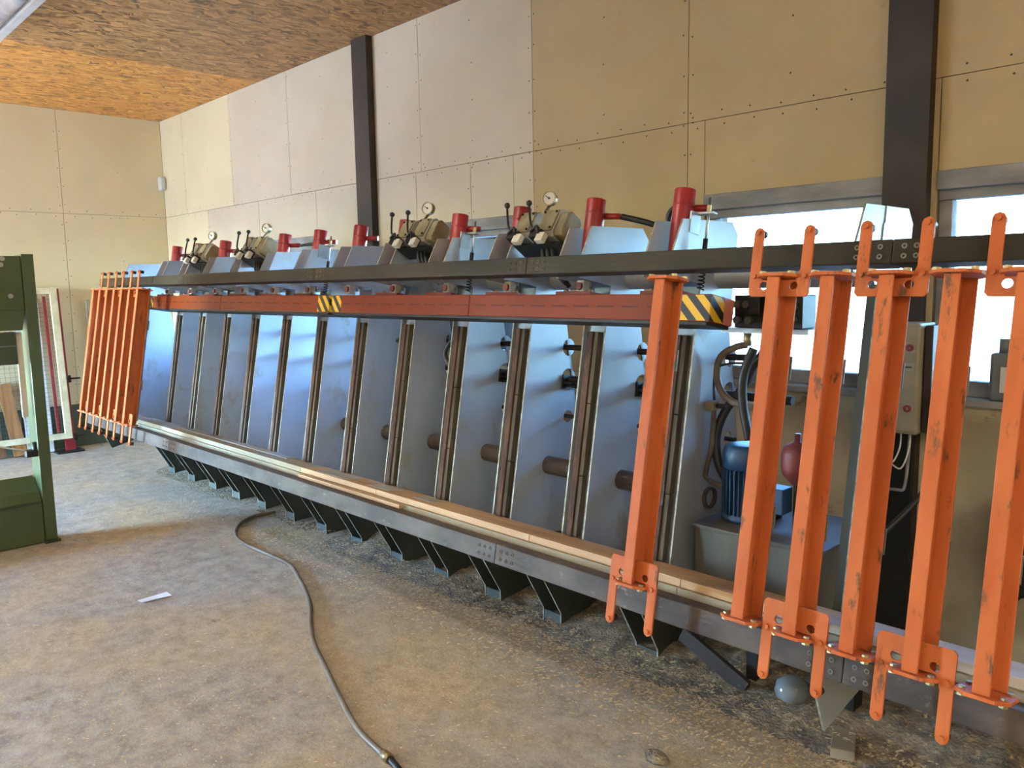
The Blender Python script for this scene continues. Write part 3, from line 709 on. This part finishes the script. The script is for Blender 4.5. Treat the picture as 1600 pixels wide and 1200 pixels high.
# hoses of the press
def hose(name, pts, r, m, lab, g=None, cat='hose'):
    o = MB().tube(pts, r, 10, 8).build(name, MT[m], None, 0, Vector(pts[len(pts) // 2])); return tag(o, lab, cat, g)
X = XC(10)
hose('hydraulic_hose', [LP(X + .087, .012, 1.445), LP(X + .2, .06, 1.42), LP(X + .33, .13, 1.375), LP(X + .39, .2, 1.33)], .013, 'rubber', 'black hose sloping from the eleventh cylinder to the right', 'cylinder hoses')
X = XC(11)
hose('hydraulic_hose', [LP(X - .03, .0, 1.46), LP(X - .12, .04, 1.465), LP(X - .155, .06, 1.43), LP(X - .14, .07, 1.36), LP(X - .13, .08, 1.30)], .013, 'rubber', 'black hose arching left from the tallest cylinder', 'cylinder hoses')
X = XC(4)
hose('hydraulic_hose', [LP(X + .087, .012, 1.445), LP(X + .2, .03, 1.455), LP(X + .34, .03, 1.45)], .009, 'rubber', 'thin hose linking the fifth and sixth red cylinders', 'cylinder hoses')
def loop(i, a, b0, b1, dx, lab):
    X = XC(i)
    hose('hydraulic_hose', [LP(X, a, b0), LP(X - dx * .6, a - .02, (b0 * 2 + b1) / 3), LP(X - dx, a - .02, (b0 + 2 * b1) / 3), LP(X - dx * .7, a, b1 + .02), LP(X, a + .02, b1)], .0125, 'rubber', lab, 'hanging loop hoses')
loop(10, .18, 1.05, .68, .16, 'black loop hose hanging in the bay before the eleventh frame')
loop(8, .12, 1.0, .70, .2, 'black loop hose hanging in the bay before the ninth frame')
loop(8, .20, 1.05, .75, .10, 'inner black loop hose in the bay before the ninth frame')
loop(4, .15, 1.0, .70, .16, 'black loop hose hanging in the bay before the fifth frame')
loop(2, .10, .85, .62, .06, 'black loop hose just showing before the third frame')
loop(11, .12, 1.1, .9, .04, 'black loop hose just behind the lone orange bar')
X = XC(7) - .07
hose('hydraulic_hose', [LP(X, .1, .90), LP(X - .11, .1, .865), LP(X - .12, .1, .845), LP(X, .1, .84)], .008, 'rubber', 'thin hairpin pipe before the eighth press frame', 'hanging loop hoses')

# ------------------------------------------------------------------ hydraulic power unit
t = thing('power_unit', 'hydraulic pump set with grey tank and blue motor behind the orange bars', 'pump', (-1.53, 2.95, 0))
tk = MB().box(-1.79, -1.27, 2.70, 3.15, .42, .79).build('tank', MT['tank'], t, .008)
MB().box(-1.80, -1.26, 2.69, 3.16, .791, .803).build('tank_lid', MT['tank'], tk, .003)
for x in (-1.75, -1.33): MB().box(x, x + .05, 3.05, 3.13, 0, .42).build('stand_leg', MT['dark_steel'], tk)
mo = MB().lathe((-1.665, 2.88, .805), [(0, 0), (.09, 0), (.098, .012), (.098, .02), (.084, .03), (.084, .21), (.098, .215), (.098, .27), (.088, .30), (.06, .307), (0, .307)], 28).build('motor', MT['blue'], t)
f = MB()
for k in range(32):
    a = 2 * math.pi * k / 32; c = Vector((-1.665, 2.88, .925)); d = Vector((math.cos(a), math.sin(a), 0))
    f.hexa(c + d * .09, d, EZ.cross(d), EZ, .008, .002, .09)
stuff(f.build('cooling_fins', MT['blue'], mo))
MB().box(-1.57, -1.49, 2.84, 2.92, .86, .96).build('terminal_box', MT['blue'], mo, .004)
ac = MB().lathe((-1.475, 2.92, .97), [(0, 0), (.02, .0), (.03, .01), (.055, .04), (.06, .07), (.06, .12), (.05, .15), (.02, .165), (.012, .17), (.012, .2), (0, .2)], 20).build('accumulator', MT['maroon'], t)
MB().cyl((-1.475, 2.92, .804), (-1.475, 2.92, .972), .012, 10).build('accumulator_stem', MT['dark_steel'], ac)
MB().cyl((-1.62, 2.98, .804), (-1.62, 2.98, .86), .05, 16).build('pump_flange', MT['dark_steel'], t)

t = thing('valve_manifold', 'dark valve manifold block with fittings under the top rail by the beam end', 'valve', (-1.56, 2.88, 1.55))
MB().box(-1.71, -1.43, 2.84, 2.95, 1.575, 1.70).build('manifold_block', MT['dark_steel'], t, .004)
MB().box(-1.76, -1.40, 2.83, 2.97, 1.555, 1.574).build('drip_plate', MT['web'], t)
for k, (x, z) in enumerate(((-1.69, 1.665), (-1.69, 1.605), (-1.64, 1.605), (-1.65, 1.665), (-1.46, 1.66), (-1.46, 1.61))):
    MB().cyl((x, 2.839, z), (x, 2.818, z), .016, 6, smooth=False).build('port_plug', MT['tank'], t)
MB().box(-1.625, -1.58, 2.80, 2.839, 1.63, 1.695).build('solenoid', MT['black'], t, .003)
MB().box(-1.50, -1.475, 2.80, 2.839, 1.60, 1.69).build('solenoid', MT['cast_light'], t, .003)
MB().cyl((-1.68, 2.89, 1.50), (-1.68, 2.89, 1.554), .016, 10).build('fitting', MT['zinc'], t)
MB().cyl((-1.60, 2.89, 1.50), (-1.60, 2.89, 1.554), .014, 10).build('fitting', MT['zinc'], t)
# hoses around the pump: world points on the plane y ~ 2.85
hose('pump_hose', [(-1.68, 2.89, 1.505), (-1.72, 2.87, 1.495), (-1.775, 2.86, 1.46), (-1.79, 2.85, 1.40), (-1.77, 2.84, 1.33), (-1.71, 2.84, 1.28), (-1.62, 2.85, 1.265)], .014, 'rubber_brown', 'brown hose bowing left below the manifold', 'pump hoses')
hose('pump_hose', [(-1.56, 2.93, 1.47), (-1.66, 2.93, 1.44), (-1.71, 2.91, 1.33), (-1.77, 2.88, 1.23), (-1.795, 2.86, 1.13), (-1.78, 2.85, 1.03), (-1.75, 2.86, .96)], .018, 'rubber', 'thick black hose running down to the blue motor', 'pump hoses')
hose('pump_hose', [(-1.795, 2.84, 1.24), (-1.80, 2.84, 1.16), (-1.80, 2.83, 1.08), (-1.82, 2.83, 1.0), (-1.82, 2.83, .96), (-1.77, 2.84, .935), (-1.72, 2.85, .935)], .011, 'rubber_brown', 'thin brown hose hanging from the small junction block', 'pump hoses')
hose('pump_hose', [(-1.60, 2.80, 1.50), (-1.63, 2.78, 1.40), (-1.63, 2.78, 1.28), (-1.60, 2.78, 1.15)], .018, 'rubber', 'black hose half hidden by the first right hand bar', 'pump hoses')
hose('pump_hose', [(-1.28, 3.1, .72), (-1.22, 3.2, .80), (-1.16, 3.3, .9), (-1.13, 3.4, 1.0)], .012, 'rubber', 'black cable rising from the tank towards the wall', 'pump hoses')
hose('copper_pipe', [(-1.795, 2.84, 1.28), (-1.80, 2.845, 1.36), (-1.79, 2.85, 1.41), (-1.74, 2.86, 1.43), (-1.66, 2.88, 1.44), (-1.61, 2.89, 1.50)], .005, 'dark_steel', 'thin dark pipe bending up from the junction block', None, 'pipe')
t = thing('junction_block', 'small grey junction block on the frame plate left of the pump hoses', 'fitting', (-1.80, 2.84, 1.25))
MB().box(-1.825, -1.785, 2.82, 2.86, 1.24, 1.275).build('block', MT['cast'], t, .002)
MB().cyl((-1.784, 2.84, 1.258), (-1.74, 2.84, 1.258), .010, 8).build('nipple', MT['dark_steel'], t)

# control cabinet on the column with its cables
t = thing('control_cabinet', 'beige control cabinet on the dark column with red labels', 'cabinet', (-1.47, 3.78, 1.05))
cb = MB().box(-1.56, -1.318, 3.68, 3.86, 1.075, 1.56).build('cabinet_body', MT['cabinet'], t, .006)
MB().box(-1.312, -1.278, 3.72, 3.86, 1.08, 1.55).build('side_box', MT['column'], t, .004)
MB().box(-1.555, -1.323, 3.674, 3.68, 1.085, 1.55).build('cabinet_door', MT['cabinet'], t, .003)
for z in (1.455, 1.19):
    MB().box(-1.377, -1.331, 3.671, 3.6735, z - .022, z + .022).build('label_plate', MT['cast_light'], t)
    MB().ring((-1.354, 3.671, z), (-1.354, 3.664, z), .016, .007, 16).build('warning_mark', MT['button'], t)
MB().box(-1.380, -1.332, 3.671, 3.6735, 1.355, 1.39).build('label_plate', MT['cast_light'], t)
MB().box(-1.370, -1.342, 3.668, 3.6708, 1.368, 1.374).build('dash_mark', MT['black'], t)
for k, x in enumerate((-1.48, -1.41, -1.37)):
    MB().tube([(x, 3.76, 1.075), (x + .005, 3.74, 1.0), (x - .02, 3.72, .95 - .02 * k), (x - .08, 3.74, .93)], .004, 6, 5).build('cable', MT['white_sheet'], t)
MB().tube([(-1.56, 3.78, .80), (-1.42, 3.76, .80), (-1.39, 3.78, .83), (-1.385, 3.80, 1.07)], .008, 6, 5).build('conduit', MT['win_frame'], t)
tag(MB().box(-1.60, -1.39, 3.845, 3.862, .002, 1.05).build('black_sheet', MT['black']), 'black sheet standing against the column below the control cabinet', 'sheet')  # stands for the dark lower end of the column

# jerrycan on the sill
t = thing('canister', 'grey plastic canister standing on the window sill at the right', 'canister', (-1.03, YB + .03, WZ0 + .03))
MB().box(-1.11, -.97, YB - .02, YB + .055, WZ0 + .031, WZ0 + .24).build('body', MT['jerry'], t, .015)
MB().cyl((-1.06, YB + .018, WZ0 + .24), (-1.06, YB + .018, WZ0 + .30), .025, 14).build('neck', MT['jerry'], t)
MB().box(-1.065, -.985, YB - .0225, YB - .0205, WZ0 + .07, WZ0 + .18).build('paper_label', MT['white_sheet'], t)

# dark knobbly crate at the right edge
t = thing('black_crate', 'dark ribbed plastic crate at the right edge behind the last bar', 'crate', (-.7, 3.7, .5))
MB().box(-.93, -.4, 3.56, 3.84, .5, .9).build('crate_body', MT['black'], t, .01)
m = MB()
for r in range(10):
    for k in range(12):
        m.hexa((-.91 + k * .04, 3.555, .52 + r * .04 - (k % 2) * .012), Vector((.8, 0, -.6)), EY, Vector((.6, 0, .8)), .018, .008, .007)
stuff(m.build('rib_lattice', MT['dark_steel'], t))
t2 = tag(MB().box(-.92, -.3, 3.56, 3.86, 0, .499).build('wooden_box', MT['board_grey'], None, .004), 'pale wooden box under the black crate', 'box')

# ------------------------------------------------------------------ left side: green machine
GX = -6.32
t = thing('green_machine', 'dark green machine frame cut off by the left edge of the photo', 'machine', (GX - .3, 1.0, 0))
p = MB(); p.box(GX - .01, GX, 1.472, 1.545, .02, 2.017); p.box(GX - .16, GX - .0105, 1.535, 1.545, .02, 2.015); p.box(GX - .20, GX - .0105, 1.472, 1.480, .02, 2.015)
p.build('post', MT['green'], t, .003)
MB().box(GX - .17, GX + .02, 1.46, 1.56, 0, .02).build('post_foot', MT['green_dark'], t, .003)
p2 = MB(); p2.box(GX - .01, GX, -1.4, -1.33, .02, 2.017); p2.box(GX - .16, GX - .0105, -1.4, -1.39, .02, 2.015); p2.build('post', MT['green'], t, .003)
hd = MB().prism([[(1.468, 2.003), (1.468, 1.64), (1.445, 1.503), (-1.32, 1.503), (-1.32, 2.003)]], lambda u, v: Vector((GX - .13, u, v)), (.118, 0, 0)).build('top_cover', MT['green'], t, .003)
MB().box(GX - .0118, GX - .008, -1.32, 1.468, 1.638, 1.644).build('fold_line', MT['green_dark'], hd)
for y, z in ((1.36, 1.985), (1.348, 1.945), (1.39, 1.735)):
    MB().cyl((GX - .0118, y, z), (GX - .004, y, z), .016, 12).build('cover_bolt', MT['steel'], hd)
b2 = MB().box(GX - .12, GX - .03, -1.32, 1.405, 1.272, 1.49).build('inner_box', MT['green_dark'], t, .003)
MB().box(GX - .029, GX - .026, -1.32, 1.40, 1.395, 1.40).build('trim_line', MT['win_frame'], b2)
MB().box(GX - .08, GX - .055, 1.41, 1.445, .9, 1.485).build('guide_strip', MT['white_block'], t)
bs = MB().prism([[(.0, .004), (.0, .30), (-.045, .365), (-.18, .46), (-.19, .46), (-.19, .004)]], lambda u, v: Vector((GX - .015 + u, 1.468, v)), (0, -2.8, 0)).build('base_box', MT['green'], t, .003)
MB().box(GX - .0145, GX - .004, -1.33, 1.465, .288, .306).build('base_ridge', MT['green_dark'], bs)
q = MB().tube([(GX - .05, 1.10, .80), (GX - .05, 1.25, .72), (GX - .05, 1.43, .66)], .006, 6, 3).build('tension_rod', MT['white_block'], t)
MB().box(GX - .08, GX - .02, 1.40, 1.48, .62, .67).build('clamp_knob', MT['black'], q, .008)
MB().cyl((GX - .05, 1.46, .62), (GX - .05, 1.46, .72), .014, 10).build('clamp_lever', MT['black'], q)

# mesh guard panel leaning on the left wall
def wl(y, z, off=0): return Vector((-9.80 - (z) * .095 + off, y, z))
t = thing('mesh_guard', 'cream framed wire mesh panel leaning on the left wall', 'panel', (-9.87, 2.1, .15))
wz = Vector((-.095, 0, 1)).normalized(); wx = EY; wnm = wx.cross(wz)
def wbox(y0, y1, z0, z1, d0, d1): 
    c = wl((y0 + y1) / 2, (z0 + z1) / 2) + wnm * ((d0 + d1) / 2)
    return MB().hexa(c, wx, wz, wnm, (y1 - y0) / 2, (z1 - z0) / 2 * 1.0066, (d1 - d0) / 2)
wbox(2.56, 2.63, .15, 1.80, -.02, .02).build('frame_stile', MT['cream'], t, .003)
wbox(1.38, 1.45, .15, 1.80, -.02, .02).build('frame_stile', MT['cream'], t, .003)
wbox(1.4505, 2.5595, 1.735, 1.80, -.02, .02).build('frame_rail', MT['cream'], t, .003)
wbox(1.4505, 2.5595, .15, .215, -.02, .02).build('frame_rail', MT['cream'], t, .003)
m = MB()
for k in range(23): q = wbox(1.475 + k * .048, 1.4775 + k * .048, .216, 1.734, -.001, .001); m.add(q.v, q.f)
for k in range(32): q = wbox(1.451, 2.559, .24 + k * .048, .2425 + k * .048, .0012, .003); m.add(q.v, q.f)
stuff(m.build('wire_mesh', MT['wire'], t, weld=False))
# clamp and sheets behind it
t = thing('sash_clamp', 'crimson sash clamp standing behind the cream mesh panel', 'clamp', (-9.98, 2.6, 0))
def w2(y0, y1, z0, z1, d0, d1):
    c = wl((y0 + y1) / 2, (z0 + z1) / 2) + wnm * ((d0 + d1) / 2); return MB().hexa(c, wx, wz, wnm, (y1 - y0) / 2, (z1 - z0) / 2, (d1 - d0) / 2)
w2(2.565, 2.665, .02, .17, -.075, -.035).build('clamp_foot', MT['crimson'], t, .004)
w2(2.61, 2.665, .171, 1.80, -.075, -.035).build('clamp_bar', MT['crimson'], t, .004)
w2(2.50, 2.53, .171, 1.72, -.075, -.055).build('clamp_bar', MT['crimson'], t, .003)
for z in (.16, .80):
    MB().cyl(wl(2.66, z, -.02), wl(2.78, z, -.02), .010, 8).build('clamp_screw', MT['black'], t)
    w2(2.655, 2.69, z - .04, z + .04, -.08, -.03).build('screw_nut', MT['black'], t)
MB().box(-9.93, -9.72, 2.45, 2.72, 0.001, .018).build('foot_plate', MT['dark_steel'], t)
tag(MB().hexa(wl(2.33, .85) - wnm * .09, wx, wz, wnm, .13, .83, .006).build('white_panel', MT['white_sheet']), 'narrow white panel behind the mesh guard', 'panel')
# planks leaning at the left wall
for k, (y, w, h, m, lab) in enumerate(((1.78, .13, .75, 'plank_dark', 'leftmost reddish plank leaning behind the mesh panel'), (1.95, .12, .78, 'plank_dark', 'reddish brown plank leaning second behind the mesh panel'),
                                       (2.14, .13, .79, 'plank', 'golden plank leaning behind the mesh panel beside the green post'), (2.30, .08, .55, 'plank', 'short golden plank leaning nearest the white panel'))):
    ax = Vector((0, -.10 - .03 * (k % 2), 1)).normalized(); 
    z_ax = (Vector((-.16, 0, 0)) + ax).normalized(); n_ = EY.cross(z_ax).normalized(); yy = z_ax.cross(n_).normalized()
    tag(MB().hexa(Vector((-9.92, y, .012)) + z_ax * h / 2 + n_ * .0, yy, z_ax, n_, w / 2, h / 2, .012).build('plank', MT[m], None, .002), lab, 'plank', 'planks leaning at the left wall')
tag(MB().box(-10.05, -9.99, 2.93, 2.975, 1.0, 1.66).build('wall_strip', MT['cabinet'], None, .006), 'beige strip standing at the wall left of the far orange bars', 'strip')
tag(MB().box(-10.085, -9.99, 3.85, 3.915, 2.93, 3.09).build('junction_box', MT['white_sheet'], None, .015), 'small white box high in the far corner', 'box')

# unlit lamp at the upper left
t = thing('batten_lamp', 'unlit white batten lamp under the ceiling at the upper left', 'lamp', (-5.9, 1.5, 3.74))
MB().box(-7.3, -4.6, 1.535, 1.60, 3.53, 3.66).build('lamp_housing', MT['lamp_body'], t, .01)
MB().cyl((-7.28, 1.47, 3.575), (-4.62, 1.47, 3.575), .063, 20).build('lamp_cover', MT['lamp_cover'], t)
for x in (-7.0, -4.9): MB().box(x, x + .04, 1.55, 1.58, 3.661, 3.739).build('hanger', MT['lamp_body'], t)

# ------------------------------------------------------------------ floor things
hp = [(-5.82, 2.96), (-5.82, 2.77), (-5.68, 2.59), (-5.45, 2.46), (-5.2, 2.42), (-4.81, 2.43), (-4.59, 2.42), (-4.34, 2.34), (-3.98, 2.2), (-3.71, 2.05), (-3.49, 1.94), (-3.24, 1.85), (-2.93, 1.74), (-2.65, 1.65), (-2.43, 1.62)]
t = thing('air_hose', 'grey air hose snaking across the sawdust floor', 'hose', (-3.9, 2.2, 0))
MB().tube([(x, y, .0135) for x, y in hp], .0125, 10, 6).build('hose_line', MT['hose'], t)
MB().cyl((-2.43, 1.62, .014), (-2.385, 1.618, .014), .019, 12).build('coupling', MT['zinc'], t)
MB().tube([(-2.385, 1.618, .014), (-2.3, 1.60, .014), (-2.2, 1.575, .014), (-2.0, 1.5, .014)], .0135, 10, 4).build('hose_tail', MT['rubber'], t)
tag(MB().add([(-4.73, 1.53, .004), (-4.66, 1.53, .012), (-4.655, 1.70, .006), (-4.71, 1.69, .016), (-4.70, 1.61, .003)], [(0, 1, 4), (1, 2, 4), (2, 3, 4), (3, 0, 4)]).build('paper_scrap', MT['paper']), 'white scrap of paper on the floor left of the hose', 'paper')
tag(MB().hexa((-1.245, 2.89, .022), Vector((.93, .36, 0)), Vector((-.36, .93, 0)), EZ, .042, .10, .02).build('wood_block', MT['board_grey'], None, .003), 'grey wood block on the floor below the right bars', 'block')
d = (Vector((-1.71, 2.98, .03)) - Vector((-2.02, 2.98, .17))).normalized(); n_ = d.cross(EY).normalized()
tag(MB().hexa(Vector((-1.87, 2.98, .105)), d, n_, EY, .18, .036, .012).build('wood_offcut', MT['column'], None, .002), 'dark wood offcut leaning under the bottom rail', 'offcut')
tag(MB().lathe((-1.53, 3.03, .0), [(0, .005), (.035, .005), (.062, .03), (.07, .07), (.06, .105), (.03, .125), (0, .13)], 20).build('plastic_tub', MT['clear_plastic']), 'shiny grey plastic tub lying in the sawdust under the rail', 'tub')

ck = MB().sphere((-1.70, 2.33, .012), .035, 9, 6, .5)
for v in ck.v: v += Vector((noise.noise(v * 22), noise.noise(v * 25 + EX), .4 * noise.noise(v * 30))) * .016; v.z = max(.001, v.z); v.x += (v.x + 1.70) * .5
tag(ck.build('rubble_piece', MT['dust_grey']), 'grey lump of rubble on the floor at the bottom edge of the photo', 'rubble')

# sawdust heaps along the feet, and loose chips
def heap(x0, x1, y0, y1, h, lab, seed):
    nx = int((x1 - x0) / .035); ny = int((y1 - y0) / .035); m = MB(); vs = []
    for j in range(ny + 1):
        for i in range(nx + 1):
            x = x0 + (x1 - x0) * i / nx; y = y0 + (y1 - y0) * j / ny
            e = min(1, min(i, nx - i) / (nx * .08 + 1)) * min(1, j / (ny * .45)) 
            z = h * e * (.25 + .9 * max(0, noise.noise(Vector((x * 2.1, y * 2.6, seed))) + .45) + .28 * noise.noise(Vector((x * 14, y * 14, seed))) + .14 * noise.noise(Vector((x * 40, y * 40, seed))))
            vs.append((x, y, max(-.02, z - .006)))
    fs = [(j * (nx + 1) + i, j * (nx + 1) + i + 1, (j + 1) * (nx + 1) + i + 1, (j + 1) * (nx + 1) + i) for j in range(ny) for i in range(nx)]
    m.add(vs, fs, True)
    o = stuff(m.build('sawdust_heap', MT['dust_grey'], weld=False)); o['label'] = lab; o['category'] = 'sawdust'
heap(-5.1, .5, 2.74, 3.5, .085, 'grey sawdust and shavings heaped around the right press feet', 1.3)
heap(-8.3, -5.1, 2.80, 3.5, .04, 'thin grey sawdust around the far left press feet', 4.7)
m = MB()
def chip(x, y, z, s):
    a = random.uniform(0, math.pi); l = s * random.uniform(.6, 1.6); w = s * random.uniform(.2, .5); tz = random.uniform(-.4, .4) * l
    dx, dy = math.cos(a) * l, math.sin(a) * l; ex, ey = -math.sin(a) * w, math.cos(a) * w
    m.add([(x - dx - ex, y - dy - ey, z), (x + dx - ex, y + dy - ey, z + abs(tz)), (x + dx + ex, y + dy + ey, z + abs(tz)), (x - dx + ex, y - dy + ey, z + .002)], [(0, 1, 2, 3)])
for _ in range(17000):
    r = random.random()
    if r < .55:
        x = -.6 - 4.9 * random.random() ** 1.4; y = 2.76 - abs(random.gauss(0, .20)) + random.uniform(0, .22)
        chip(x, y, .002 + (random.uniform(0, .05) if y > 2.85 else 0), random.uniform(.003, .011))
    elif r < .9:
        x = random.uniform(-7.5, -.8); y = random.uniform(.8, 2.8); 
        if noise.noise(Vector((x * 1.1, y * 1.1, 3))) > -.15: chip(x, y, .002, random.uniform(.002, .007))
    else:
        x = random.uniform(-9.8, -5); y = random.uniform(1.2, 3); chip(x, y, .002, random.uniform(.003, .008))
o = stuff(m.build('wood_chips', MT['chips'], weld=False)); o['label'] = 'pale wood chips and shavings scattered over the floor'; o['category'] = 'shavings'
